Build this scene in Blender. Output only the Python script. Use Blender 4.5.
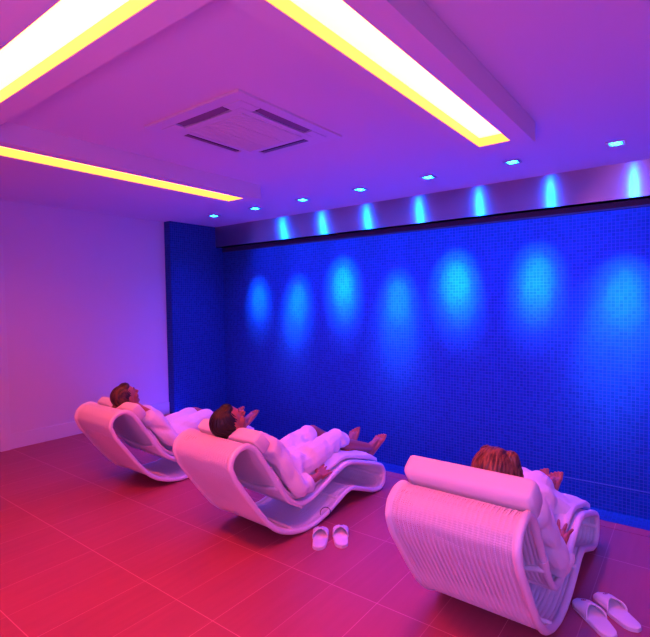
import bpy, bmesh, math, random
import numpy as np
from mathutils import Vector, Matrix
random.seed(3)
S = bpy.context.scene
for o in list(bpy.data.objects):
    bpy.data.objects.remove(o)
COL = S.collection
PI = math.pi

# ------------------------------------------------------------------ camera
F = 486.44
cam_d = bpy.data.cameras.new('camera'); cam = bpy.data.objects.new('camera', cam_d); COL.objects.link(cam)
cam_d.sensor_fit = 'HORIZONTAL'; cam_d.sensor_width = 36.0; cam_d.lens = F / 650 * 36.0; cam_d.clip_start = 0.05
yv = Vector((370, -23.5, F)).normalized()
xv = -Vector((-640, -7.5, F)).normalized()
xv = (xv - xv.dot(yv) * yv).normalized()
dv = yv.cross(xv)
if dv.y < 0: dv = -dv
zv = -dv
right = Vector((xv.x, yv.x, zv.x)); down = Vector((xv.y, yv.y, zv.y)); fwd = Vector((xv.z, yv.z, zv.z))
M = Matrix((right, -down, -fwd)).transposed().to_4x4(); M.translation = Vector((0, 0, 1.55))
cam.matrix_world = M
S.camera = cam

# ------------------------------------------------------------------ light
S.view_settings.view_transform = 'Standard'; S.view_settings.look = 'None'
S.view_settings.gamma = 1.0; S.view_settings.exposure = 0.0; S.view_settings.use_curve_mapping = False
W = bpy.data.worlds.new('world'); S.world = W; W.use_nodes = True
W.node_tree.nodes['Background'].inputs[0].default_value = (0.10, 0.03, 0.30, 1)
W.node_tree.nodes['Background'].inputs[1].default_value = 0.05

def area(name, loc, aim, size, size_y, color, power, spread=180):
    l = bpy.data.lights.new(name, 'AREA'); l.shape = 'RECTANGLE'; l.size = size; l.size_y = size_y
    l.color = color; l.energy = power; l.spread = math.radians(spread)
    o = bpy.data.objects.new(name, l); COL.objects.link(o); o.location = loc
    o.rotation_euler = (Vector(aim) - Vector(loc)).to_track_quat('-Z', 'Y').to_euler()
    return o
RED = (1.0, 0.05, 0.10); BLUE = (0.06, 0.06, 1.0); VIOLET = (0.45, 0.12, 1.0)
TROUGH_RGB = [(22.0, 2.0, 0.56), (60.0, 3.8, 0.75), (15.0, 2.2, 0.40)]
SPOT_RGB = (0.0, 0.36, 1.0)
SPOT_POWER = 1100
# violet fills, added unseen behind the camera to light loungers and ceiling
area('violet_fill', (1.1, -1.2, 2.1), (0.0, 2.2, 0.5), 1.0, 0.8, (0.30, 0.20, 1.0), 17, 90)
area('violet_ceiling_fill', (-0.9, -1.2, 0.9), (-0.9, 0.6, 2.68), 1.0, 1.0, (0.85, 0.21, 1.0), 40)
area('blue_gutter_light', (-2.2, 3.90, -0.15), (-2.2, 5.0, -0.3), 7.0, 0.10, (0.02, 0.03, 1.0), 15)
area('blue_ceiling_fill', (-2.2, 3.98, -0.1), (-2.2, 3.9, 2.6), 7.0, 0.10, (0.10, 0.04, 1.0), 44)  # unseen, added in the gutter to throw blue up at the ceiling

# ------------------------------------------------------------------ materials
def new_mat(name):
    m = bpy.data.materials.new(name); m.use_nodes = True
    return m, m.node_tree, m.node_tree.nodes['Principled BSDF']
def mat(name, col, rough=0.6, metal=0.0, spec=0.5, bump=None, var=None):
    m, nt, b = new_mat(name)
    b.inputs['Base Color'].default_value = (*col, 1); b.inputs['Roughness'].default_value = rough
    b.inputs['Metallic'].default_value = metal; b.inputs['Specular IOR Level'].default_value = spec
    tc = nt.nodes.new('ShaderNodeTexCoord')
    if var:
        n = nt.nodes.new('ShaderNodeTexNoise'); n.inputs['Scale'].default_value = var[0]; n.inputs['Detail'].default_value = 4
        nt.links.new(tc.outputs['Object'], n.inputs['Vector'])
        r = nt.nodes.new('ShaderNodeMix'); r.data_type = 'RGBA'
        r.inputs['A'].default_value = (*[c * (1 - var[1]) for c in col], 1); r.inputs['B'].default_value = (*[min(1, c * (1 + var[1])) for c in col], 1)
        nt.links.new(n.outputs['Fac'], r.inputs['Factor']); nt.links.new(r.outputs['Result'], b.inputs['Base Color'])
    if bump:
        n = nt.nodes.new('ShaderNodeTexNoise'); n.inputs['Scale'].default_value = bump[0]; n.inputs['Detail'].default_value = 3
        nt.links.new(tc.outputs['Object'], n.inputs['Vector'])
        k = nt.nodes.new('ShaderNodeBump'); k.inputs['Strength'].default_value = bump[1]; k.inputs['Distance'].default_value = bump[2]
        nt.links.new(n.outputs['Fac'], k.inputs['Height']); nt.links.new(k.outputs['Normal'], b.inputs['Normal'])
    return m
def emit(name, col, strength):
    m, nt, b = new_mat(name)
    b.inputs['Base Color'].default_value = (0.8, 0.8, 0.8, 1)
    b.inputs['Emission Color'].default_value = (*col, 1); b.inputs['Emission Strength'].default_value = strength
    return m

PLASTER = mat('white_plaster', (0.76, 0.70, 0.74), 0.75, bump=(60, 0.08, 0.004))
WALLP = mat('white_wall_paint', (0.76, 0.70, 0.74), 0.8, bump=(35, 0.15, 0.004))
SKIRT = mat('white_skirting', (0.76, 0.74, 0.78), 0.45)
WICKER = mat('white_wicker', (0.84, 0.80, 0.84), 0.45, bump=(350, 0.25, 0.001))
FRAME = mat('white_lacquer_tube', (0.86, 0.82, 0.86), 0.35)
CUSH = mat('white_terry_cushion', (0.82, 0.79, 0.84), 0.9, bump=(260, 0.5, 0.003))
BOLST = mat('white_bolster_cloth', (0.84, 0.79, 0.82), 0.85, bump=(180, 0.3, 0.002))
ROBE = mat('white_terry_robe', (0.84, 0.82, 0.88), 0.95, bump=(320, 0.6, 0.003))
SKIN = mat('warm_skin', (0.42, 0.13, 0.085), 0.5, var=(14, 0.12))
SLIP = mat('white_slipper_cloth', (0.84, 0.78, 0.84), 0.9, bump=(300, 0.4, 0.002))
SLIPSOLE = mat('slipper_sole_rim', (0.75, 0.68, 0.76), 0.7)
EMBL = mat('printed_emblem', (0.40, 0.10, 0.20), 0.7)
DARK = mat('dark_recess', (0.02, 0.015, 0.02), 0.7)
ACW = mat('white_ac_plastic', (0.74, 0.70, 0.74), 0.4)
FLAP = mat('grey_louver', (0.22, 0.12, 0.16), 0.4)
CHROME = mat('brushed_lamp_ring', (0.6, 0.6, 0.62), 0.3, metal=0.9)
BLACKR = mat('black_rubber', (0.02, 0.01, 0.03), 0.5)
TUBE = [emit('trough_diffuser_glow', q, 1.0) for q in TROUGH_RGB]
WALL_GLOW = emit('amber_wall_glow', (2.4, 0.80, 0.14), 1.0); WALL_GLOW.node_tree.nodes['Principled BSDF'].inputs['Base Color'].default_value = (0.25, 0.20, 0.02, 1)  # glow put in for the diffuser's light on the white slot walls
LENS = emit('blue_lamp_lens', (0.006, 0.35, 1.0), 45.0)
SWITCH = mat('dark_eyelid', (0.10, 0.04, 0.03), 0.6)

def hair_mat(name, a, b_):
    m, nt, b = new_mat(name)
    tc = nt.nodes.new('ShaderNodeTexCoord'); mp = nt.nodes.new('ShaderNodeMapping'); mp.inputs['Scale'].default_value = (90, 14, 14)
    n = nt.nodes.new('ShaderNodeTexNoise'); n.inputs['Scale'].default_value = 1.0; n.inputs['Detail'].default_value = 5
    nt.links.new(tc.outputs['Object'], mp.inputs['Vector']); nt.links.new(mp.outputs['Vector'], n.inputs['Vector'])
    r = nt.nodes.new('ShaderNodeValToRGB'); r.color_ramp.elements[0].position = 0.38; r.color_ramp.elements[1].position = 0.66
    r.color_ramp.elements[0].color = (*a, 1); r.color_ramp.elements[1].color = (*b_, 1)
    nt.links.new(n.outputs['Fac'], r.inputs['Fac']); nt.links.new(r.outputs['Color'], b.inputs['Base Color'])
    k = nt.nodes.new('ShaderNodeBump'); k.inputs['Strength'].default_value = 0.6; k.inputs['Distance'].default_value = 0.004
    nt.links.new(n.outputs['Fac'], k.inputs['Height']); nt.links.new(k.outputs['Normal'], b.inputs['Normal'])
    b.inputs['Roughness'].default_value = 0.42
    return m
HAIR_BROWN = hair_mat('brown_hair', (0.02, 0.006, 0.005), (0.15, 0.05, 0.025))
HAIR_DARK = hair_mat('black_hair', (0.004, 0.003, 0.003), (0.014, 0.007, 0.006))
HAIR_AUBURN = hair_mat('auburn_hair', (0.05, 0.014, 0.010), (0.34, 0.13, 0.06))

def grid_node(nt, pos_a, pos_b, pa, pb, oa, ob, ga, gb):
    """1 in the joints of a rectangular grid, plus the two cell numbers"""
    def mth(op, a, b=None, c=None):
        n = nt.nodes.new('ShaderNodeMath'); n.operation = op
        for i, v in enumerate((a, b, c)):
            if v is None: continue
            if isinstance(v, (int, float)): n.inputs[i].default_value = v
            else: nt.links.new(v, n.inputs[i])
        return n.outputs[0]
    out = []
    cells = []
    for p, per, off, g in ((pos_a, pa, oa, ga), (pos_b, pb, ob, gb)):
        q = mth('DIVIDE', mth('SUBTRACT', p, off), per)
        fr = mth('FRACT', q); cells.append(mth('FLOOR', q))
        d = mth('MULTIPLY', mth('MINIMUM', fr, mth('SUBTRACT', 1.0, fr)), per)
        out.append(mth('LESS_THAN', d, g))
    return out[0], out[1], cells, mth

def mosaic(name, axis):
    m, nt, b = new_mat(name)
    tc = nt.nodes.new('ShaderNodeTexCoord'); sp = nt.nodes.new('ShaderNodeSeparateXYZ')
    nt.links.new(tc.outputs['Object'], sp.inputs[0])
    a = {'x': 'X', 'y': 'Y'}[axis[0]]; c = {'z': 'Z', 'y': 'Y'}[axis[1]]
    P = 0.0315
    ja, jb, cells, mth = grid_node(nt, sp.outputs[a], sp.outputs[c], P, P, 0.003, 0.004, 0.0023, 0.0023)
    j = mth('MAXIMUM', ja, jb)
    cmb = nt.nodes.new('ShaderNodeCombineXYZ'); nt.links.new(cells[0], cmb.inputs[0]); nt.links.new(cells[1], cmb.inputs[1])
    wn = nt.nodes.new('ShaderNodeTexWhiteNoise'); wn.noise_dimensions = '3D'; nt.links.new(cmb.outputs[0], wn.inputs['Vector'])
    r = nt.nodes.new('ShaderNodeValToRGB')
    r.color_ramp.elements[0].color = (0.003, 0.055, 0.23, 1); r.color_ramp.elements[1].color = (0.005, 0.078, 0.31, 1)
    nt.links.new(wn.outputs['Value'], r.inputs['Fac'])
    mx = nt.nodes.new('ShaderNodeMix'); mx.data_type = 'RGBA'; nt.links.new(j, mx.inputs['Factor'])
    nt.links.new(r.outputs['Color'], mx.inputs['A']); mx.inputs['B'].default_value = (0.06, 0.09, 0.35, 1)
    nt.links.new(mx.outputs['Result'], b.inputs['Base Color'])
    b.inputs['Specular IOR Level'].default_value = 0.15
    rr = mth('MULTIPLY_ADD', j, 0.35, 0.5); nt.links.new(rr, b.inputs['Roughness'])
    k = nt.nodes.new('ShaderNodeBump'); k.inputs['Strength'].default_value = 0.4; k.inputs['Distance'].default_value = 0.002
    inv = mth('SUBTRACT', 1.0, j); nt.links.new(inv, k.inputs['Height']); nt.links.new(k.outputs['Normal'], b.inputs['Normal'])
    return m
MOS_XZ = mosaic('blue_mosaic_long_wall', 'xz'); MOS_YZ = mosaic('blue_mosaic_pier_side', 'yz'); MOS_XY = mosaic('blue_mosaic_flat', 'xy')

def floor_mat():
    m, nt, b = new_mat('stone_floor_tiles')
    tc = nt.nodes.new('ShaderNodeTexCoord'); sp = nt.nodes.new('ShaderNodeSeparateXYZ'); nt.links.new(tc.outputs['Object'], sp.inputs[0])
    ja, jb, cells, mth = grid_node(nt, sp.outputs['X'], sp.outputs['Y'], 0.2885, 0.585, -3.011, 0.913, 0.0016, 0.0022)
    # every second lengthwise joint is a little fainter
    odd = mth('ABSOLUTE', mth('MODULO', mth('FLOOR', mth('ADD', mth('DIVIDE', mth('SUBTRACT', sp.outputs['X'], -3.011), 0.2885), 0.5)), 2.0))
    ja = mth('MULTIPLY', ja, mth('MULTIPLY_ADD', odd, -0.35, 1.0))
    j = mth('MAXIMUM', ja, jb)
    cmb = nt.nodes.new('ShaderNodeCombineXYZ'); nt.links.new(cells[0], cmb.inputs[0]); nt.links.new(cells[1], cmb.inputs[1])
    wn = nt.nodes.new('ShaderNodeTexWhiteNoise'); nt.links.new(cmb.outputs[0], wn.inputs['Vector'])
    mp = nt.nodes.new('ShaderNodeMapping'); mp.inputs['Scale'].default_value = (26, 2.2, 1); nt.links.new(tc.outputs['Object'], mp.inputs['Vector'])
    off = nt.nodes.new('ShaderNodeVectorMath'); off.operation = 'MULTIPLY_ADD'
    nt.links.new(wn.outputs['Color'], off.inputs[0]); off.inputs[1].default_value = (20, 20, 0); nt.links.new(mp.outputs['Vector'], off.inputs[2])
    n = nt.nodes.new('ShaderNodeTexNoise'); n.inputs['Scale'].default_value = 1.0; n.inputs['Detail'].default_value = 6; nt.links.new(off.outputs[0], n.inputs['Vector'])
    v = mth('ADD', mth('MULTIPLY', n.outputs['Fac'], 0.75), mth('MULTIPLY', wn.outputs['Value'], 0.25))
    r = nt.nodes.new('ShaderNodeValToRGB'); r.color_ramp.elements[0].position = 0.25; r.color_ramp.elements[1].position = 0.8
    r.color_ramp.elements[0].color = (0.38, 0.07, 0.10, 1); r.color_ramp.elements[1].color = (0.45, 0.085, 0.12, 1)
    nt.links.new(v, r.inputs['Fac'])
    mx = nt.nodes.new('ShaderNodeMix'); mx.data_type = 'RGBA'; nt.links.new(j, mx.inputs['Factor'])
    nt.links.new(r.outputs['Color'], mx.inputs['A']); mx.inputs['B'].default_value = (0.66, 0.22, 0.26, 1)
    nt.links.new(mx.outputs['Result'], b.inputs['Base Color'])
    b.inputs['Roughness'].default_value = 0.42; b.inputs['Specular IOR Level'].default_value = 0.5
    return m
FLOOR = floor_mat()

def steel_mat():
    m, nt, b = new_mat('brushed_steel_fascia')
    b.inputs['Base Color'].default_value = (0.42, 0.40, 0.44, 1); b.inputs['Metallic'].default_value = 0.85
    b.inputs['Roughness'].default_value = 0.30; b.inputs['Anisotropic'].default_value = 0.97
    tc = nt.nodes.new('ShaderNodeTexCoord')
    tg = nt.nodes.new('ShaderNodeCombineXYZ'); tg.inputs[2].default_value = 1.0
    nt.links.new(tg.outputs[0], b.inputs['Tangent'])
    return m
STEEL = steel_mat()

# ------------------------------------------------------------------ mesh helpers
class MB:
    def __init__(s): s.v = []; s.f = []; s.n = 0
    def add(s, v, f):
        v = np.asarray(v, float).reshape(-1, 3); s.v.append(v)
        s.f += [tuple(i + s.n for i in q) for q in f]; s.n += len(v); return s
    def box(s, x0, x1, y0, y1, z0, z1):
        v = [(x, y, z) for x in (x0, x1) for y in (y0, y1) for z in (z0, z1)]
        f = [(0, 1, 3, 2), (4, 6, 7, 5), (0, 4, 5, 1), (2, 3, 7, 6), (0, 2, 6, 4), (1, 5, 7, 3)]
        return s.add(v, f)
    def ball(s, c, r, R=None, nu=14, nv=9):
        r = np.array([r] * 3 if np.isscalar(r) else r, float); v = []; f = []
        for j in range(1, nv):
            t = PI * j / nv
            for i in range(nu):
                a = 2 * PI * i / nu; v.append((math.sin(t) * math.cos(a), math.sin(t) * math.sin(a), math.cos(t)))
        v.append((0, 0, 1)); v.append((0, 0, -1)); T = len(v) - 2; B = len(v) - 1
        for j in range(nv - 2):
            for i in range(nu):
                a = j * nu + i; b = j * nu + (i + 1) % nu; f.append((a, a + nu, b + nu, b))
        for i in range(nu):
            f.append((T, i, (i + 1) % nu)); k = (nv - 2) * nu; f.append((B, k + (i + 1) % nu, k + i))
        v = np.array(v) * r
        if R is not None: v = v @ np.array(R).T
        return s.add(v + np.array(c), f)
    def cap(s, p0, r0, p1, r1, nu=14):
        p0 = np.array(p0, float); p1 = np.array(p1, float); d = p1 - p0; L = np.linalg.norm(d)
        if L < 1e-6: return s.ball(p0, r0)
        d /= L; a = np.cross(d, [0.31, 0.17, 0.93]); a /= np.linalg.norm(a); b = np.cross(d, a)
        rings = []
        for k in range(1, 5): t = PI / 2 * k / 4; rings.append((p0 - d * r0 * math.cos(t), r0 * math.sin(t)))
        for k in range(0, 4): t = PI / 2 * k / 4; rings.append((p1 + d * r1 * math.sin(t), r1 * math.cos(t)))
        v = []; f = []
        for c, r in rings:
            for i in range(nu):
                q = 2 * PI * i / nu; v.append(c + r * (math.cos(q) * a + math.sin(q) * b))
        for j in range(len(rings) - 1):
            for i in range(nu):
                m0 = j * nu + i; m1 = j * nu + (i + 1) % nu; f.append((m0, m1, m1 + nu, m0 + nu))
        v.append(p0 - d * r0); v.append(p1 + d * r1); T = len(v) - 2; B = len(v) - 1
        for i in range(nu):
            f.append((T, (i + 1) % nu, i)); k = (len(rings) - 1) * nu; f.append((B, k + i, k + (i + 1) % nu))
        return s.add(v, f)
    def chain(s, pts, rad):
        for i in range(len(pts) - 1): s.cap(pts[i], rad[i], pts[i + 1], rad[i + 1])
        return s
    def tube(s, pts, r, nu=12, closed=False):
        P = np.array(pts, float); n = len(P)
        if closed: T = np.roll(P, -1, 0) - np.roll(P, 1, 0)
        else: T = np.gradient(P, axis=0)
        T /= np.linalg.norm(T, axis=1)[:, None]
        a = np.cross(T[0], [0.9, 0.1, 0.2]); a /= np.linalg.norm(a); v = []
        for i in range(n):
            a = a - (a @ T[i]) * T[i]; a /= np.linalg.norm(a); b = np.cross(T[i], a)
            rr = r[i] if not np.isscalar(r) else r
            for k in range(nu):
                q = 2 * PI * k / nu; v.append(P[i] + rr * (math.cos(q) * a + math.sin(q) * b))
        f = []
        for i in range(n if closed else n - 1):
            i2 = (i + 1) % n
            for k in range(nu):
                k2 = (k + 1) % nu; f.append((i * nu + k, i * nu + k2, i2 * nu + k2, i2 * nu + k))
        if not closed:
            f.append(tuple(range(nu))[::-1]); f.append(tuple((n - 1) * nu + k for k in range(nu)))
        return s.add(v, f)
    def mesh(s, name, smooth=False):
        me = bpy.data.meshes.new(name); me.from_pydata(np.vstack(s.v).tolist(), [], s.f)
        me.update()
        if smooth: me.polygons.foreach_set('use_smooth', [True] * len(me.polygons))
        return me
def tag(o, label=None, cat=None, group=None, kind=None):
    if label: o['label'] = label
    if cat: o['category'] = cat
    if group: o['group'] = group
    if kind: o['kind'] = kind
    return o
def link(name, me, m, parent=None, bevel=0.0, smooth=False):
    o = bpy.data.objects.new(name, me); COL.objects.link(o)
    if m is not None: me.materials.append(m)
    if parent is not None: o.parent = parent
    if bevel:
        b = o.modifiers.new('bevel', 'BEVEL'); b.width = bevel; b.segments = 3; b.limit_method = 'ANGLE'
    return o
def obj(name, mb, m, parent=None, bevel=0.0, smooth=False): return link(name, mb.mesh(name, smooth), m, parent, bevel)
def empty(name, loc, rz=0.0):
    o = bpy.data.objects.new(name, None); COL.objects.link(o); o.location = loc; o.rotation_euler = (0, 0, rz)
    o.empty_display_size = 0.1; return o
def struct(name, mb, m, bevel=0.0): return tag(obj(name, mb, m, None, bevel), kind='structure')
def copy_thing(root):
    r = root.copy(); COL.objects.link(r)
    for ch in list(root.children):
        c = ch.copy(); COL.objects.link(c); c.parent = r
        for g in list(ch.children):
            d = g.copy(); COL.objects.link(d); d.parent = c
    return r
def remesh(mb, name, voxel, smooth_it=3, disp=None):
    me = mb.mesh('tmp'); o = bpy.data.objects.new('tmp', me); COL.objects.link(o)
    r = o.modifiers.new('r', 'REMESH'); r.mode = 'VOXEL'; r.voxel_size = voxel; r.use_smooth_shade = True
    if smooth_it:
        k = o.modifiers.new('s', 'SMOOTH'); k.factor = 0.6; k.iterations = smooth_it
    dg = bpy.context.evaluated_depsgraph_get(); out = bpy.data.meshes.new_from_object(o.evaluated_get(dg))
    bpy.data.objects.remove(o); bpy.data.meshes.remove(me); out.name = name
    if disp:
        n = len(out.vertices); co = np.empty(n * 3); out.vertices.foreach_get('co', co); co = co.reshape(-1, 3)
        no = np.empty(n * 3); out.vertex_normals.foreach_get('vector', no); no = no.reshape(-1, 3)
        co = co + no * disp(co)[:, None]; out.vertices.foreach_set('co', co.ravel()); out.update()
    out.polygons.foreach_set('use_smooth', [True] * len(out.polygons))
    return out

# ------------------------------------------------------------------ room
XL, XR, YN, YW, YE, H = -5.88, 1.7, -2.6, 5.01, 3.79, 2.68
PZ = -0.40
struct('floor', MB().box(XL - .2, XR + .2, YN - .2, YE, -0.12, 0.0), FLOOR)
struct('ceiling', MB().box(XL - .2, XR + .2, YN - .2, YW + .2, H, H + .15), PLASTER)
struct('wall_left', MB().box(XL - .2, XL, YN - .2, YW + .2, -0.0, H), WALLP)
struct('wall_right', MB().box(XR, XR + .2, YN - .2, YW + .2, PZ, H), WALLP)
struct('wall_rear', MB().box(XL, XR, YN - .2, YN, 0, H), WALLP)
struct('wall_front', MB().box(XL, XR, YW, YW + .2, PZ - .1, H), MOS_XZ)
def two_face(name, x0, x1, y0, y1, z0, z1):
    mb = MB().box(x0, x1, y0, y1, z0, z1); me = mb.mesh(name); me.materials.append(MOS_XZ); me.materials.append(MOS_YZ)
    for p in me.polygons: p.material_index = 1 if abs(p.normal.x) > .5 else 0
    o = bpy.data.objects.new(name, me); COL.objects.link(o); return tag(o, kind='structure')
struct('floor_corner', MB().box(XL - .2, -5.75, YE, 4.07, -.5, 0), FLOOR)
two_face('wall_pier', XL, -5.75, 4.07, YW, PZ, H)
struct('floor_gutter', MB().box(-5.75, XR, YE, YW, PZ - .1, PZ), MOS_XY)
struct('trim_1', MB().box(-5.75, XR, 4.87, YW, 2.38, H), STEEL)             # steel fascia of the water wall
struct('trim_2', MB().box(-5.75, XR, YE - .10, YE, -0.115, 0.002), FLOOR)
struct('trim_3', MB().box(-1.35, XR, YW - .003, YW, -0.165, -0.159), mat('pale_joint', (0.10, 0.16, 0.40), 0.6))
struct('trim_4', MB().box(-5.75, XR, YE - .02, YE, PZ, -0.115), MOS_XZ)
struct('trim_8', MB().box(-5.75, XR, YW - .012, YW, 2.315, 2.38), mat('fascia_shade_band', (0.03, 0.02, 0.07), 0.6))  # dark strip painted for the shade under the steel fascia
struct('baseboard_left', MB().box(XL, XL + .015, 2.07, 4.07, 0, 0.165), SKIRT, 0.004)
d1 = MB().box(XL, XL + .03, 1.97, 2.07, 0, 2.20).box(XL, XL + .03, 0.95, 1.97, 2.10, 2.20).box(XL, XL + .03, 0.95, 1.05, 0, 2.10)
d = struct('door_1', MB().box(XL, XL + .012, 1.05, 1.97, 0.005, 2.10), SKIRT)
obj('door_frame', d1, SKIRT, d, 0.004)
obj('door_handle', MB().cap((XL + .04, 1.13, 1.02), .009, (XL + .04, 1.24, 1.02), .009).cap((XL + .005, 1.13, 1.02), .012, (XL + .04, 1.13, 1.02), .01), CHROME, d)

# dropped coffers with lit slots
ZB, ZD = 2.55, 2.607
def coffer(name, x0, x1, y0, y1, sx0, sx1, sy0, sy1):
    mb = MB()
    mb.box(x0, sx0, y0, y1, ZB, H).box(sx1, x1, y0, y1, ZB, H).box(sx0, sx1, y0, sy0, ZB, H).box(sx0, sx1, sy1, y1, ZB, H)
    struct(name, mb, PLASTER)
    return (sx0, sx1, sy0, sy1)
troughs = [
    coffer('trim_5', -1.24, -.83, .62, 3.36, -1.145, -.945, .92, 3.22),
    coffer('trim_6', -3.37, -1.24, .62, 1.095, -3.27, -1.34, .785, .98),
    coffer('trim_7', -3.79, -3.37, .62, 3.43, -3.685, -3.475, .86, 3.30)]
tl = ['right-hand yellow glowing ceiling light slot pointing at the blue wall, beside the air conditioner',
      'broad yellow glowing ceiling light slot crossing the upper left corner of the photo',
      'narrow yellow glowing ceiling light slot nearest the white left wall']
for (a, b, c, e), lab, tm in zip(troughs, tl, TUBE):
    t = empty('ceiling_light', ((a + b) / 2, (c + e) / 2, H)); tag(t, lab, 'ceiling light', 'recessed yellow light slots')
    q = MB().box(a, b, c, e, ZD, ZD + .012)
    q.v = [v - np.array(t.location) for v in q.v]
    obj('diffuser', q, tm, t)
    q = MB().box(a, a + .003, c, e, ZB + .002, ZD).box(b - .003, b, c, e, ZB + .002, ZD).box(a + .003, b - .003, c, c + .003, ZB + .002, ZD).box(a + .003, b - .003, e - .003, e, ZB + .002, ZD)
    q.v = [v - np.array(t.location) for v in q.v]
    obj('glow_lining', q, WALL_GLOW, t)  # added glowing strips, the lit look of the slot walls
    h = MB().box(a, b, c, e, ZD + .0125, H); h.v = [v - np.array(t.location) for v in h.v]
    obj('housing', h, PLASTER, t)

# ceiling cassette air conditioner
ac = empty('ceiling_air_conditioner', (-2.368, 2.29, H)); ac.scale = (.915, 1, 1); tag(ac, 'square white ceiling cassette air conditioner with four louvered slots', 'air conditioner')
A = .475; sl = (.235, .335)   # slot offset from the centre, outer and inner
mb = MB()
zf0, zf1 = -.014, 0
def ring(mb, r0, r1, z0, z1):
    mb.box(-r1, r1, r0, r1, z0, z1).box(-r1, r1, -r1, -r0, z0, z1).box(r0, r1, -r0, r0, z0, z1).box(-r1, -r0, -r0, r0, z0, z1)
ring(mb, .395, A, zf0, zf1)
for sx, sy in ((1, 1), (1, -1), (-1, 1), (-1, -1)):
    mb.box(*sorted((sx * .24, sx * .395)), *sorted((sy * .24, sy * .395)), zf0 - .004, zf1)
ring(mb, .285, .322, zf0 - .006, zf1)
obj('panel', mb, ACW, ac)
g = MB().box(-.285, .285, -.285, .285, -.022, -.01)
for k in range(27):
    y = -.26 + k * .02; g.box(-.262, .262, y, y + .009, -.026, -.022)
for k in (-.268, -.09, .09, .268): g.box(k - .004, k + .004, -.27, .27, -.028, -.022)
obj('intake_grille', g, ACW, ac)
for k in range(4):
    R = Matrix.Rotation(k * PI / 2, 3, 'Z')
    v = MB().box(-.24, .24, .316, .394, -.006, -.001); v.v = [q @ np.array(R).T for q in v.v]
    obj('outlet_slot', v, DARK, ac)
    w = MB(); n = 18
    P = []
    for i in range(n + 1):
        x = -.225 + .45 * i / n; dr = .010 * math.sin(PI * i / n)
        P.append([(x, .345 - dr * .6, -.018 - dr * .4), (x, .392, -.013), (x, .392, -.009), (x, .345 - dr * .6, -.014 - dr * .4)])
    vv = [p for q in P for p in q]; ff = []
    for i in range(n):
        for j in range(4): ff.append((i * 4 + j, i * 4 + (j + 1) % 4, (i + 1) * 4 + (j + 1) % 4, (i + 1) * 4 + j))
    ff += [(3, 2, 1, 0), tuple(n * 4 + j for j in range(4))]
    w.add(vv, ff); w.v = [q @ np.array(R).T for q in w.v]
    obj('louver', w, FLAP, ac)

# downlights washing the mosaic
lx = [-4.98, -4.23, -3.48, -2.72, -1.97, -1.215, -.475]
tg = [(-5.00, 1.55), (-4.34, 1.30), (-3.52, 1.76), (-2.75, 1.19), (-2.05, 1.72), (-1.22, 1.75), (-.56, 1.14)]
ang = [22, 23, 26, 28, 26, 25, 34]; pw = [.80, .62, 1.15, .58, 1.2, .72, .72]
dl = None
dlab = ['first blue downlight from the left, right above the mosaic pier', 'second blue downlight from the left, at the end of the narrow ceiling light slot',
        'third blue downlight from the left in the ceiling row', 'middle blue downlight of the ceiling row of seven',
        'third blue downlight from the right in the ceiling row', 'second blue downlight from the right, by the end of the right-hand light slot',
        'rightmost blue square downlight in the ceiling']
for i, x in enumerate(lx):
    if dl is None:
        dl = empty('downlight', (x, 4.2, H)); t = dl
        q = MB(); ring(q, .042, .062, -.008, 0); obj('frame', q, CHROME, t, 0.002)
        q = MB().tube([(0, 0, -.001), (0, 0, -.010)], .034, 24); obj('lens', q, LENS, t)
    else:
        t = copy_thing(dl); t.location = (x, 4.2, H)
    tag(t, dlab[i], 'downlight', 'blue downlights along the mosaic wall')
    l = bpy.data.lights.new('downlight_beam', 'SPOT'); l.color = SPOT_RGB; l.energy = SPOT_POWER * pw[i]
    l.energy *= .68; l.spot_size = math.radians(ang[i] * .72); l.spot_blend = 1.0; l.shadow_soft_size = .02
    l2 = l.copy(); l2.energy = SPOT_POWER * pw[i] * .50; l2.color = (0.0, 0.22, 1.0); l2.spot_size = math.radians(ang[i] * 1.22)
    o = bpy.data.objects.new('downlight_beam_edge', l2); COL.objects.link(o); o.parent = t; o.location = (0, 0, -.03)
    o.rotation_euler = (Vector((tg[i][0], YW, tg[i][1])) - Vector((x, 4.2, H - .03))).to_track_quat('-Z', 'Y').to_euler()
    o = bpy.data.objects.new('downlight_beam', l); COL.objects.link(o); o.parent = t; o.location = (0, 0, -.03)
    o.rotation_euler = (Vector((tg[i][0], YW, tg[i][1])) - Vector((x, 4.2, H - .03))).to_track_quat('-Z', 'Y').to_euler()
    l = bpy.data.lights.new('downlight_flood', 'SPOT'); l.color = (0.03, 0.05, 1.0); l.energy = 60
    l.spot_size = math.radians(118); l.spot_blend = 1.0; l.shadow_soft_size = .03
    o = bpy.data.objects.new('downlight_flood', l); COL.objects.link(o); o.parent = t; o.location = (0, 0, -.03)
    o.rotation_euler = (Vector((x, 4.35, .2)) - Vector((x, 4.2, H - .03))).to_track_quat('-Z', 'Y').to_euler()

# (beam = narrow aimed cone, flood = wide spill downwards, halo = soft spill on the mosaic)
for i, x in enumerate(lx):
    l = bpy.data.lights.new('downlight_halo', 'SPOT'); l.color = (0.0, 0.075, 1.0); l.energy = 70
    l.spot_size = math.radians(92); l.spot_blend = 1.0; l.shadow_soft_size = .02
    o = bpy.data.objects.new('downlight_halo', l); COL.objects.link(o); o.location = (x, 4.2, H - .03)
    o.rotation_euler = (Vector((x * .90, YW, 2.0)) - Vector((x, 4.2, H - .03))).to_track_quat('-Z', 'Y').to_euler()

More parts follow.
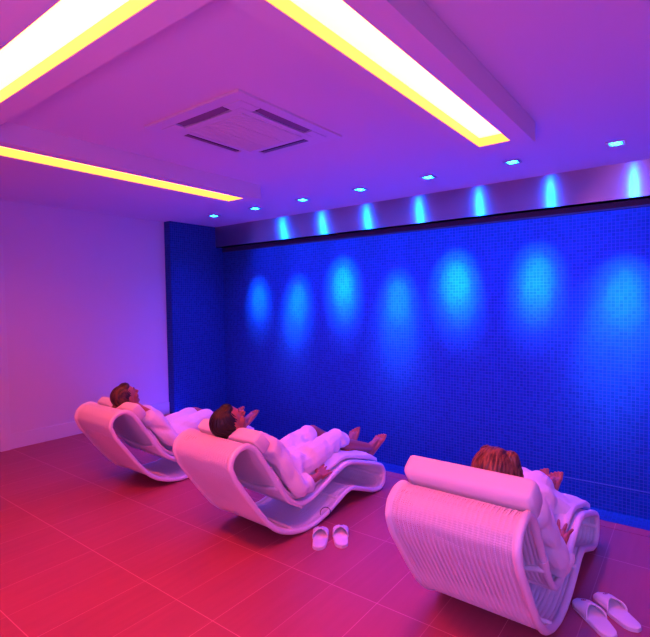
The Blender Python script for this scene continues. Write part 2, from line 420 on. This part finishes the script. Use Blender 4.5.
# ------------------------------------------------------------------ wicker lounger
RAW = [[-.528,.705],[-.585,.697],[-.636,.664],[-.655,.606],[-.618,.518],[-.543,.411],[-.458,.292],[-.376,.186],[-.305,.121],[-.254,.088],[-.152,.045],[-.043,.022],[.072,.022],[.195,.050],[.324,.098],[.416,.135],[.485,.143],[.604,.100],[.77,.036],[.865,.0225],[.92,.060],[.931,.143],[.896,.200],[.788,.245],[.609,.302],[.489,.337],[.408,.339],[.285,.304],[.159,.254],[.048,.215],[-.038,.202],[-.111,.218],[-.181,.264],[-.233,.324],[-.313,.445],[-.389,.561],[-.462,.667]]
def closed_curve(raw, n, sig):
    p = np.array(raw + raw[:1]); d = np.r_[0, np.cumsum(np.linalg.norm(np.diff(p, axis=0), axis=1))]
    t = np.linspace(0, d[-1], n, endpoint=False); q = np.c_[np.interp(t, d, p[:, 0]), np.interp(t, d, p[:, 1])]
    k = int(round(sig / (d[-1] / n))); w = np.exp(-.5 * (np.arange(-3 * k, 3 * k + 1) / k) ** 2); w /= w.sum()
    e = np.vstack([q[-3 * k:], q, q[:3 * k]])
    return np.c_[np.convolve(e[:, 0], w, 'valid'), np.convolve(e[:, 1], w, 'valid')], d[-1]
NC = 1720
CUR, CLEN = closed_curve(RAW, NC, .014)
T = np.roll(CUR, -1, 0) - np.roll(CUR, 1, 0); T /= np.linalg.norm(T, axis=1)[:, None]
NRM = np.c_[-T[:, 1], T[:, 0]]
ar = np.sum(CUR[:, 0] * np.roll(CUR[:, 1], -1) - np.roll(CUR[:, 0], -1) * CUR[:, 1])
if ar > 0: NRM = -NRM                                                    # outward
WID = .551; CX = -WID / 2

def wicker_mesh():
    ribs = 24; per = 8; nx = ribs * per + 1
    x = np.linspace(-WID + .012, -.012, nx); u = np.arange(NC)
    ph = (np.arange(nx) % per) / per; rib = np.sin(PI * np.arange(nx) / per) ** 2
    rib = np.abs(np.sin(PI * np.arange(nx) / per)) ** .7
    wv = np.sin(2 * PI * u / 4.0 + .4)
    rib = rib - .28 * ((np.arange(nx) % per) == per // 2)
    h = .0058 * rib[None, :] + .0009 * wv[:, None] * (np.maximum(rib, 0)[None, :] ** .5)
    V = []
    for sgn in (1, -1):
        s = CUR[:, 0][:, None] + sgn * NRM[:, 0][:, None] * (h + .003); z = CUR[:, 1][:, None] + sgn * NRM[:, 1][:, None] * (h + .003)
        V.append(np.stack([np.broadcast_to(x, (NC, nx)), s, z], -1).reshape(-1, 3))
    V = np.vstack(V); i = np.arange(NC)[:, None]; j = np.arange(nx - 1)[None, :]
    i2 = (i + 1) % NC
    a = i * nx + j; b = i * nx + j + 1; c = i2 * nx + j + 1; d = i2 * nx + j
    Q = np.stack(np.broadcast_arrays(a, b, c, d), -1)
    hole_j = np.isin(np.arange(nx - 1) % per, (0, 3, 4, 7))
    upper = (CUR[:, 1] > .30)
    ribn = (np.arange(nx - 1) + 1) // (per // 2)
    rowm = (np.arange(NC)[:, None] + 2 * (ribn[None, :] % 2)) % 4
    keep = ~((hole_j[None, :]) & (rowm < 2) & upper[:, None])
    Q = Q[keep]
    F_ = np.vstack([Q, Q[:, ::-1] + NC * nx])
    me = bpy.data.meshes.new('wicker_band'); me.vertices.add(len(V)); me.vertices.foreach_set('co', V.ravel())
    me.loops.add(F_.size); me.loops.foreach_set('vertex_index', F_.ravel().astype(np.int32))
    me.polygons.add(len(F_)); me.polygons.foreach_set('loop_start', np.arange(0, F_.size, 4, dtype=np.int32))
    me.polygons.foreach_set('use_smooth', np.ones(len(F_), bool))
    me.update(calc_edges=True)
    return me
def curve_at(s_target, zlo, zhi):
    k = [i for i in range(NC) if zlo <= CUR[i, 1] <= zhi]
    i = min(k, key=lambda q: abs(CUR[q, 0] - s_target)); return CUR[i], NRM[i]
lounger = empty('wicker_lounger', (0, 0, 0))
link('wicker_band', wicker_mesh(), WICKER, lounger)
ring_pts = CUR[::6]
for x in (0.0, -WID):
    obj('side_tube', MB().tube([(x, p[0], p[1]) for p in ring_pts], .0185, 12, True), FRAME, lounger).data.polygons.foreach_set('use_smooth', [True] * (len(ring_pts) * 12))
def cross(s, z, bow=0.0, r=.012):
    P = [(-WID * k / 16, s + bow * math.sin(PI * k / 16) * .6, z - bow * math.sin(PI * k / 16)) for k in range(17)]
    q = obj('cross_bar', MB().tube(P, r, 10), FRAME, lounger); q.data.polygons.foreach_set('use_smooth', [True] * len(q.data.polygons))
cross(-.285, .375, .055, .013)
cross(-.155, .066); cross(.905, .115); cross(.33, .115)
for s_, z_ in ((-.06, .19),):
    cross(s_, z_ - .008)
# small clips binding the cross bar to the side tubes
for x in (0.0, -WID):
    obj('tube_clip', MB().tube([(x, -.302, .428), (x, -.277, .388)], .0215, 12), FRAME, lounger)
POSE = [(-3.56, 2.596, -.021), (-2.073, 2.5, -.049), (-.502, 2.487, -.024)]
LG = [lounger, copy_thing(lounger), copy_thing(lounger)]
ll = ['white wicker wave lounger farthest from the camera, nearest the white left wall', 'white wicker wave lounger in the middle, a dark ring on its side tube',
      'large white wicker wave lounger in the right foreground, seen from behind']
for o, (x, y, rz), lab in zip(LG, POSE, ll):
    o.location = (x, y, -.0015); o.rotation_euler = (0, 0, rz); tag(o, lab, 'lounger', 'wicker loungers facing the mosaic wall')

# ------------------------------------------------------------------ cushions
def upper_run(s0, s1):
    idx = []
    # upper run lies between the fold and the foot end on the outward-up side
    i0 = min(range(NC), key=lambda q: np.hypot(CUR[q, 0] + .462, CUR[q, 1] - .667)); i1 = min(range(NC), key=lambda q: np.hypot(CUR[q, 0] - .896, CUR[q, 1] - .2))
    step = -1 if ((i0 - i1) % NC) < NC / 2 else 1
    i = i0
    while i != i1: idx.append(i); i = (i + step) % NC
    P = CUR[idx]; N = NRM[idx]
    k = (P[:, 0] >= s0) & (P[:, 0] <= s1)
    return P[k][::8], N[k][::8]
def mattress(width, th, s0, s1, seed, endpuff):
    P, N = upper_run(s0, s1); n = len(P); rng = np.random.RandomState(seed)
    m = 40; v = []; f = []; ph = rng.rand(4) * 6
    for i in range(n):
        t = i / (n - 1); L = th * (1 + endpuff * math.exp(-((t - .90) / .075) ** 2))
        e = min(1, math.sqrt(max(0, 1 - max(0, (abs(t - .5) * 2 - .955) / .045) ** 2)) + .12)
        for k in range(m):
            q = 2 * PI * k / m; c, s_ = math.cos(q), math.sin(q)
            a = math.copysign(abs(c) ** .35, c) * width / 2; b = math.copysign(abs(s_) ** .5, s_)
            hh = L * e * (.5 + .5 * b) * (1 + .08 * math.sin(9 * t * 6 + ph[0]) * math.sin(a * 12 + ph[1]))
            if b > 0: hh -= .006 * math.exp(-((abs(a) - width / 2 + .03) / .02) ** 2)
            p = P[i] + N[i] * (.0125 + hh)
            v.append((CX + a, p[0], p[1]))
    for i in range(n - 1):
        for k in range(m):
            k2 = (k + 1) % m; f.append((i * m + k, i * m + k2, (i + 1) * m + k2, (i + 1) * m + k))
    f.append(tuple(range(m))[::-1]); f.append(tuple((n - 1) * m + k for k in range(m)))
    return MB().add(v, f)
BD = np.array([.62, -.785]); BN = np.array([.785, .62])
def bolster(dent_x, dent, cs=-.423, cz=.729, la=.083, lb=.054):
    nl, m = 60, 32; v = []; f = []; half = .29
    for i in range(nl + 1):
        x = -half + 2 * half * i / nl
        e = min(1, math.sqrt(max(0, 1 - max(0, (abs(x) - half + .03) / .03) ** 2)) + .0)
        e = .78 + .22 * e
        dn = dent * math.exp(-((CX + x - dent_x) / .075) ** 2)
        for k in range(m):
            q = 2 * PI * k / m; c, s_ = math.cos(q), math.sin(q)
            a = math.copysign(abs(c) ** .45, c) * la * e; b = math.copysign(abs(s_) ** .45, s_) * lb * e
            p = np.array([cs, cz]) + BD * a + BN * b
            up = max(0, (p[1] - (cz - .06)) / .15)
            p = p - np.array([0, 1]) * dn * min(1, up)
            v.append((CX + x, p[0], p[1]))
    for i in range(nl):
        for k in range(m):
            k2 = (k + 1) % m; f.append((i * m + k, i * m + k2, (i + 1) * m + k2, (i + 1) * m + k))
    f.append(tuple(range(m))[::-1]); f.append(tuple(nl * m + k for k in range(m)))
    return MB().add(v, f)
def at(o, k):
    o.location = (POSE[k][0], POSE[k][1], 0); o.rotation_euler = (0, 0, POSE[k][2]); return o
who = ['far lounger beside the left wall', 'middle lounger', 'foreground lounger']
for k in range(3):
    o = at(obj('seat_cushion', mattress(.50, .045, -.345, .885, k, .35), CUSH, None, 0, True), k)
    tag(o, 'long thin white seat cushion on the ' + who[k], 'cushion', 'seat cushions on the wicker loungers')
    o.data.polygons.foreach_set('use_smooth', [True] * len(o.data.polygons))
    o = at(obj('head_bolster', bolster([CX, CX - .01, 9][k], [.05, .055, 0][k], *([(-.408, .676, .068, .042), (-.408, .694, .068, .046)] + [(-.423, .727, .083, .054)])[k]), BOLST), k)
    o.data.polygons.foreach_set('use_smooth', [True] * len(o.data.polygons))
    tag(o, ['padded white head bolster pressed down under the tied brown hair', 'padded white head bolster under the short black hair, middle lounger',
            'straight padded white head bolster on top of the foreground lounger'][k], 'bolster', 'head bolsters on the wicker loungers')

# ------------------------------------------------------------------ people
def V3(*a): return np.array(a, float)
def basis(f, side):
    f = f / np.linalg.norm(f); u = np.cross(side, f); u /= np.linalg.norm(u); r = np.cross(f, u); return r, f, u
def hand(mb, wrist, d, n, side, spread=.5, curl=.5):
    """palm and five fingers; d = pointing, n = back of the hand, side = +1 thumb to the left of d"""
    d = d / np.linalg.norm(d); n = n - (n @ d) * d; n /= np.linalg.norm(n); l = np.cross(n, d) * side
    for k in range(4):
        o = (k - 1.5) * .021
        mb.cap(wrist + d * .018 + l * (-o) * .65, .017, wrist + d * (.080 - .004 * abs(k - 1)) + l * (-o), .0125)
    L = [.072, .082, .076, .058]
    for k in range(4):
        o = -(k - 1.5) * .021; p = wrist + d * (.082 - .004 * abs(k - 1)) + l * o; a = -(k - 1.5) * .17 * spread * 2
        dd = d * math.cos(a) + l * math.sin(a); q = p
        for j, (fr, r0, r1) in enumerate(((.45, .0102, .0092), (.31, .0092, .0084), (.24, .0084, .0070))):
            c = curl * (.25 + .55 * j); w = dd * math.cos(c) - n * math.sin(c)
            e = q + w * L[k] * fr; mb.cap(q, r0, e, r1, 10); q = e
    t = wrist + d * .022 + l * .026; w = d * .62 + l * .72 - n * .2; w /= np.linalg.norm(w)
    e = t + w * .042; mb.cap(t, .0155, e, .0118); w2 = d * .88 + l * .42 - n * .25; w2 /= np.linalg.norm(w2); e2 = e + w2 * .028; mb.cap(e, .0115, e2, .0105)
    mb.cap(e2, .0105, e2 + w2 * .018, .0085)
def foot(mb, ankle, td, up):
    """td = heel to toes, up = instep side"""
    td = td / np.linalg.norm(td); up = up - (up @ td) * td; up /= np.linalg.norm(up); l = np.cross(td, up)
    heel = ankle - up * .045 - td * .035
    mb.cap(ankle, .036, heel, .030); mb.cap(ankle + up * .0, .034, ankle + td * .09 - up * .035, .026)
    for k in (-1, 0, 1):
        mb.cap(heel + l * k * .010, .029, ankle + td * .115 - up * .055 + l * k * .031, .020)
    for k in range(5):
        o = (k - 2) * .0205; L = [.045, .05, .046, .038, .028][k]; r = [.0125, .0098, .0092, .0088, .0082][k]
        b = ankle + td * (.125 - .004 * k) - up * .055 + l * (-o); mb.cap(b, r * 1.1, b + td * L + up * .006, r, 10)
def head(mb, c, f, side, neck_to):
    r, f, u = basis(f, side)
    R = np.c_[r, f, u]
    P = lambda x, y, z: c + r * x + f * y + u * z
    mb.ball(P(0, -.008, .025), (.077, .096, .092), R, 20, 14); mb.ball(P(0, .022, -.035), (.060, .066, .075), R, 18, 12)
    mb.ball(P(0, .062, -.088), (.024, .022, .020), R); mb.ball(P(0, .034, -.078), (.044, .044, .026), R)
    mb.cap(P(0, .085, .012), .0085, P(0, .106, -.022), .0125); mb.ball(P(.011, .094, -.027), .0085); mb.ball(P(-.011, .094, -.027), .0085)
    mb.cap(P(-.032, .078, .028), .011, P(.032, .078, .028), .011)
    mb.ball(P(0, .083, -.052), (.023, .012, .0065), R); mb.ball(P(0, .080, -.063), (.019, .012, .0065), R)
    for s in (-1, 1):
        mb.ball(P(s * .030, .076, .006), (.015, .012, .010), R); mb.ball(P(s * .040, .055, -.028), (.024, .028, .026), R)
        mb.ball(P(s * .078, -.004, -.012), (.010, .020, .031), R)
    mb.cap(P(0, -.022, -.055), .056, neck_to, .062)
    return P, R
def folds(seed, amp):
    rng = np.random.RandomState(seed); K = rng.randn(7, 3) * np.array([26, 22, 22]); ph = rng.rand(7) * 6.28; K2 = rng.randn(4, 3) * 9; p2 = rng.rand(4) * 6.28
    def f(co):
        w = sum(np.sin(co @ K2[i] + p2[i]) for i in range(4)) * .9; s = 0
        for i in range(7): s = s + np.sin(co @ K[i] + ph[i] + w) / 7
        return amp * (2.2 * s - np.abs(s) * 1.2)
    return f

def person(k, cx, headc, facedir, hd_side, hair_kind, shoulders, knees, ankles, toes, elbowR, wristR, handR, elbowL, wristL, handL, hemL, hemR, hairmat, label, knee_sep=(.11, .11)):
    hip = V3(cx, .0, .355); lo = [.022, 0, 0][k]; chest = V3(cx, -.165, .525 - lo); waist = V3(cx, -.07, .418 - lo)
    shR, shL = shoulders; neck = (shR + shL) / 2 + V3(0, -.01, .02)
    kL, kR = knees; aL, aR = ankles
    b = MB()
    for s in (-1, 1):
        b.cap(hip + V3(s * .075, .01, -.01), .100, waist + V3(s * .055, 0, 0), .082); b.cap(waist + V3(s * .055, 0, 0), .082, chest + V3(s * .066, 0, 0), .086)
        b.cap(chest + V3(s * .066, 0, 0), .086, neck + V3(s * .08, .0, -.02), .060)
    b.cap(chest, .080, neck, .060)
    b.cap(neck, .06, shR, .05); b.cap(neck, .06, shL, .05)
    for s, kn, an, td in ((-1, kL, aL, toes[0]), (1, kR, aR, toes[1])):
        h = hip + V3(s * .085, .02, -.01); b.cap(h, .085, kn - (kn - h) * .12, .060); b.cap(kn - (kn - h) * .15, .060, kn, .053)
        b.cap(kn, .052, kn + (an - kn) * .3 + V3(0, -.012, -.018), .053); b.cap(kn + (an - kn) * .3 + V3(0, -.012, -.018), .053, an, .034)
        up = np.cross(V3(1, 0, 0), td); foot(b, an, td, up)
    b.chain([shR, elbowR, wristR], [.048, .037, .026]); b.chain([shL, elbowL, wristL], [.048, .037, .026])
    for w, (d, n, sd, sp, cu) in ((wristR, handR), (wristL, handL)): hand(b, w, d, n, sd, sp, cu)
    P, R = head(b, headc, facedir, hd_side, neck)
    body = at(link('person', remesh(b, 'person', .0036, 2), SKIN), k)
    tag(body, label, 'person', 'people in white robes on the loungers')
    # robe
    r = MB()
    for s in (-1, 1):
        r.cap(hip + V3(s * .08, .01, 0), .125, waist + V3(s * .06, 0, 0), .110); r.cap(waist + V3(s * .06, 0, 0), .110, chest + V3(s * .08, 0, 0), .118)
        r.cap(chest + V3(s * .08, 0, 0), .114, neck + V3(s * .085, .005, -.045), .066)
    r.cap(chest, .11, neck + V3(0, .02, -.05), .06); r.cap(chest + V3(0, .01, .012), .112, (chest + neck) / 2 + V3(0, .012, .006), .100)
    r.cap(neck + V3(.04, -.01, -.035), .070, shR + V3(0, -.01, -.01), .074); r.cap(neck + V3(-.04, -.01, -.035), .070, shL + V3(0, -.01, -.01), .074)
    # lapels, a raised collar that crosses over the chest
    out = V3(0, .62, .785)
    for s in (-1, 1):
        r.chain([neck + V3(s * .065, -.055, .02), neck + V3(s * .075, .03, .0), chest + V3(s * .035, 0, 0) + out * .095, waist + V3(-s * .03, 0, 0) + out * .100], [.022, .026, .030, .026])
    for sh, el, wr in ((shR, elbowR, wristR), (shL, elbowL, wristL)):
        m_ = el + (wr - el) * .30
        r.chain([neck * .5 + sh * .5 + V3(0, 0, -.02), sh, sh + (el - sh) * .5, el, m_], [.07, .072, .068, .066, .060])
        ax = (wr - el) / np.linalg.norm(wr - el); r.tube([m_ - ax * .02, m_ + ax * .02], .070, 20)
    for s, kn, an, hm in ((-1, kL, aL, hemL), (1, kR, aR, hemR)):
        h = hip + V3(s * .09, .02, 0)
        if hm <= 1: pts = [h, h + (kn - h) * .5, h + (kn - h) * hm]; rad = [.118, .105, .085]
        else: pts = [h, h + (kn - h) * .5, kn, kn + (an - kn) * (hm - 1)]; rad = [.118, .105, .084, .072]
        r.chain(pts, rad)
    if k == 2:
        for j in np.arange(0, 6.1, .4):      # the robe's skirt spread over both knees and down onto the cushion
            ds = -.24 + .05 * j; h = -.02 * abs(j - 4)
            r.chain([kL + V3(-.03, ds, h - .01), kR + V3(.02, ds, h - .015), kR + V3(.085, ds, h - .045), kR + V3(.135 + .004 * j, ds + .01, h - .085)], [.070, .066, .045, .026])
    mid = (kL + kR) / 2; r.cap(hip, .12, hip + (mid - hip) * .55 + V3(0, 0, -.02), .085)
    robe = link('bathrobe', remesh(r, 'bathrobe', .006, 3, folds(k + 5, .011)), ROBE, body)
    wp = [waist + V3(.165 * math.cos(q), .0 + .085 * math.sin(q) * .62 + .02, .0 + .108 * math.sin(q)) for q in np.linspace(-.3, PI + .3, 24)]
    obj('belt', MB().tube(wp, .013, 10), ROBE, body)
    # hair
    hmb = MB(); Rm = R
    if hair_kind == 'tied':
        hmb.ball(P(0, -.026, .033), (.084, .096, .092), Rm, 20, 14); hmb.ball(P(0, -.060, -.02), (.070, .062, .066), Rm)
        hmb.ball(P(0, .028, .085), (.060, .048, .034), Rm); hmb.ball(P(0, -.130, -.012), (.030, .034, .030), Rm); hmb.cap(P(0, -.135, -.03), .022, P(0.01, -.135, -.075), .008)
    elif hair_kind == 'short':
        hmb.ball(P(0, -.028, .030), (.086, .100, .094), Rm, 20, 14); hmb.ball(P(0, -.055, -.035), (.072, .066, .070), Rm); hmb.ball(P(0, .026, .083), (.062, .048, .034), Rm)
        for s in (-1, 1): hmb.ball(P(s * .07, -.018, .0), (.018, .03, .04), Rm)
    else:
        hmb.ball(P(0, -.022, .032), (.092, .104, .096), Rm, 20, 14); hmb.ball(P(0, -.045, -.045), (.094, .078, .085), Rm, 18, 12)
        for s in (-1, 1): hmb.chain([P(s * .06, .035, .07), P(s * .082, .025, -.0), P(s * .078, .01, -.085)], [.034, .030, .022])
        for q in range(9):
            a = -1.1 + 2.2 * q / 8; hmb.cap(P(math.sin(a) * .080, -.045 - .03 * math.cos(a), -.06), .020, P(math.sin(a) * .082, -.048 - .032 * math.cos(a), -.135 + .006 * (q % 2)), .008)
    def strands(co):
        q = (co - headc) @ R; a = np.arctan2(q[:, 0], -q[:, 1] + .02); return .0016 * np.sin(a * 34 + 5 * np.sin(q[:, 2] * 30)) + .0008 * np.sin(a * 83)
    link('hair', remesh(hmb, 'hair', .004, 3, strands), hairmat, body)
    # closed eyelids and lips
    for s in (-1, 1):
        obj('eyelash', MB().tube([P(s * .018, .0875, .001), P(s * .030, .0885, -.002), P(s * .041, .083, .001)], .0018, 6), SWITCH, body)
        obj('eyebrow', MB().tube([P(s * .016, .0895, .032), P(s * .032, .0885, .038), P(s * .047, .077, .033)], .0026, 6), SWITCH, body)
    return body

X1 = V3(1, 0, 0)
def fd(deg, yaw=0):
    a = math.radians(deg); y = math.radians(yaw); return V3(math.sin(y) * math.cos(a), math.cos(a) * math.cos(y), math.sin(a))
c = CX
person(0, c, V3(c, -.36, .758), fd(32), X1, 'tied', (V3(c + .17, -.24, .595), V3(c - .17, -.24, .595)),
       (V3(c - .12, .42, .465), V3(c + .09, .43, .455)), (V3(c - .11, .87, .325), V3(c + .10, .87, .320)), (V3(-.05, .72, .68), V3(.05, .72, .68)),
       V3(c + .255, -.09, .365), V3(c + .235, .09, .355), (V3(-.1, .97, .0), V3(.5, 0, .85), 1, .35, .5),
       V3(c - .255, -.09, .365), V3(c - .235, .09, .355), (V3(.1, .97, .0), V3(-.5, 0, .85), -1, .35, .5), .88, .90, HAIR_BROWN,
       'person with tied brown hair, in white bathrobe, lying on the far lounger')
person(1, c, V3(c - .01, -.415, .778), fd(38, 14), V3(.97, -.24, 0), 'short', (V3(c + .18, -.25, .605), V3(c - .18, -.25, .605)),
       (V3(c - .12, .50, .500), V3(c + .10, .53, .465)), (V3(c - .11, .96, .305), V3(c + .10, .98, .295)), (V3(-.20, .66, .72), V3(.16, .68, .70)),
       V3(c + .268, -.07, .315), V3(c + .245, .15, .320), (V3(-.1, .97, .18), V3(.5, 0, .85), 1, .35, .4),
       V3(c - .255, -.08, .33), V3(c - .24, .12, .34), (V3(.1, .97, .1), V3(-.5, 0, .85), -1, .35, .5), .84, 1.12, HAIR_DARK,
       'person with short black hair, in white bathrobe, lying on the middle lounger, feet bare')
person(2, c + .05, V3(c + .075, -.29, .758), fd(14, 12), V3(.98, -.2, 0), 'bob', (V3(c + .21, -.225, .60), V3(c - .11, -.225, .60)),
       (V3(c - .04, .46, .465), V3(c + .06, .46, .465)), (V3(c - .075, .90, .272), V3(c - .005, .90, .272)), (V3(-.06, .66, .70), V3(.06, .66, .70)),
       V3(c + .275, -.02, .285), V3(c + .252, .055, .340), (V3(-.05, .90, .42), V3(.2, -.4, .9), 1, .65, .3),
       V3(c - .20, -.06, .37), V3(c - .17, .12, .37), (V3(.1, .97, .1), V3(-.5, 0, .85), -1, .4, .4), 1.2, 1.25, HAIR_AUBURN,
       'person with auburn bobbed hair, in white bathrobe, on the foreground lounger, seen from behind')

# ------------------------------------------------------------------ slippers
def slipper_parts(root, mirror):
    def half(t):            # half width of the footbed along its length (t 0 heel, 1 toe)
        return .036 + .013 * math.sin(min(1, t / 1.0) * PI * .55) if 0 < t < 1 else .0
    n = 36; L = .285; out = []
    for i in range(n + 1):
        t = i / n; e = math.sqrt(max(0, 1 - (max(0, .16 - t) / .16) ** 2)) * math.sqrt(max(0, 1 - (max(0, t - .78) / .22) ** 2))
        w = (.036 + .014 * math.sin(t * PI * .62)) * e; bend = mirror * .006 * math.sin(t * PI)
        out.append(((t - .5) * L, w, bend))
    def slab(z0, z1, grow):
        v = []; f = []
        for y, w, b in out:
            w = max(w + grow, .0015); zz = z1
            for x, z in ((-w, z0), (-w, zz * .75 + z0 * .25), (-w * .86, zz), (w * .86, zz), (w, zz * .75 + z0 * .25), (w, z0)): v.append((x + b, y, z))
        m = 6
        for i in range(n):
            for k in range(m): k2 = (k + 1) % m; f.append((i * m + k, (i + 1) * m + k, (i + 1) * m + k2, i * m + k2))
        f.append(tuple(range(m))); f.append(tuple(n * m + k for k in range(m))[::-1])
        return MB().add(v, f)
    obj('sole', slab(.0, .009, .002), SLIPSOLE, root); obj('footbed', slab(.009, .020, 0), SLIP, root, 0, True)
    # upper: a domed vamp over the toe half with a V shaped mouth
    nu, nv = 22, 18; v = []; edge = []
    for j in range(nv + 1):
        a = PI * j / nv; xs = math.cos(a)                                  # +1 .. -1 across
        t0 = .46 + .17 * (1 - abs(xs) ** 1.3)                                # mouth line: deepest in the middle
        for i in range(nu + 1):
            t = t0 + (1 - t0) * i / nu; y = (t - .5) * L
            q = min(n, t * n); i0 = int(min(n - 1, math.floor(q))); fr = q - i0
            w = out[i0][1] * (1 - fr) + out[i0 + 1][1] * fr; b = out[i0][2]; w = max(w + .003, .002)
            hgt = .046 * (max(0, 1 - ((t - .40) / .6) ** 2)) ** .75 + .004
            v.append((xs * w + b, y, .011 + hgt * math.sin(a) ** .75))
            if i == 0: edge.append(v[-1])
    f = []
    for j in range(nv):
        for i in range(nu): p = j * (nu + 1) + i; f.append((p, p + 1, p + nu + 2, p + nu + 1))
    up = obj('upper', MB().add(v, f), SLIP, root, 0, True); up.data.polygons.foreach_set('use_smooth', [True] * len(up.data.polygons))
    so = up.modifiers.new('thick', 'SOLIDIFY'); so.thickness = .004; so.offset = -1
    obj('piping', MB().tube(edge, .0032, 8), SLIP, up)
    # small round printed mark on the toe
    mk = []
    for i in range(25):
        a = 2 * PI * i / 24; x = .011 * math.cos(a); t = .80 + .030 * math.sin(a); y = (t - .5) * L
        w = .045; hgt = .046 * (max(0, 1 - ((t - .40) / .6) ** 2)) ** .75 + .004; xs = x / w
        mk.append((x, y, .0125 + hgt * (1 - xs * xs) ** .375))
    obj('emblem', MB().tube(mk[:-1], .0013, 6, True).cap(np.mean(mk[:8], 0) * V3(1, 1, 1), .0016, np.mean(mk[12:20], 0), .0016), EMBL, up)
sl_data = [((-1.930, 2.440), (-.172, .253), 1, 'left one of the white slippers beside the middle lounger'),
           ((-1.828, 2.544), (-.185, .250), -1, 'right one of the white slippers beside the middle lounger'),
           ((-.372, 2.580), (-.179, .214), 1, 'white slipper at the lower right, the one nearer the foreground lounger'),
           ((-.290, 2.703), (-.187, .205), -1, 'white slipper at the far lower right, farther from the foreground lounger')]
protos = {}
for (x, y), d, mir, lab in sl_data:
    if mir not in protos:
        root = empty('slipper', (0, 0, 0)); slipper_parts(root, mir); protos[mir] = root
    else: root = copy_thing(protos[mir])
    root.location = (x, y, 0.0); root.rotation_euler = (0, 0, math.atan2(d[1], d[0]) - PI / 2)
    tag(root, lab, 'slipper', 'white spa slippers on the floor')

# dark ring hanging on the side tube of the middle lounger
rc = Vector((.004, .175, .052)); k1 = POSE[1]
pts = [(.0 + .004, .037 * math.cos(a), .037 * math.sin(a)) for a in np.linspace(0, 2 * PI, 40, endpoint=False)]
o = obj('ring', MB().tube(pts, .0028, 8, True), BLACKR); cr, sr = math.cos(k1[2]), math.sin(k1[2])
o.location = (k1[0] + rc.x * cr - rc.y * sr, k1[1] + rc.x * sr + rc.y * cr, rc.z + .010); o.rotation_euler = (0, 0, k1[2] - .62)
tag(o, 'thin dark ring hanging on the side tube of the middle lounger', 'ring')
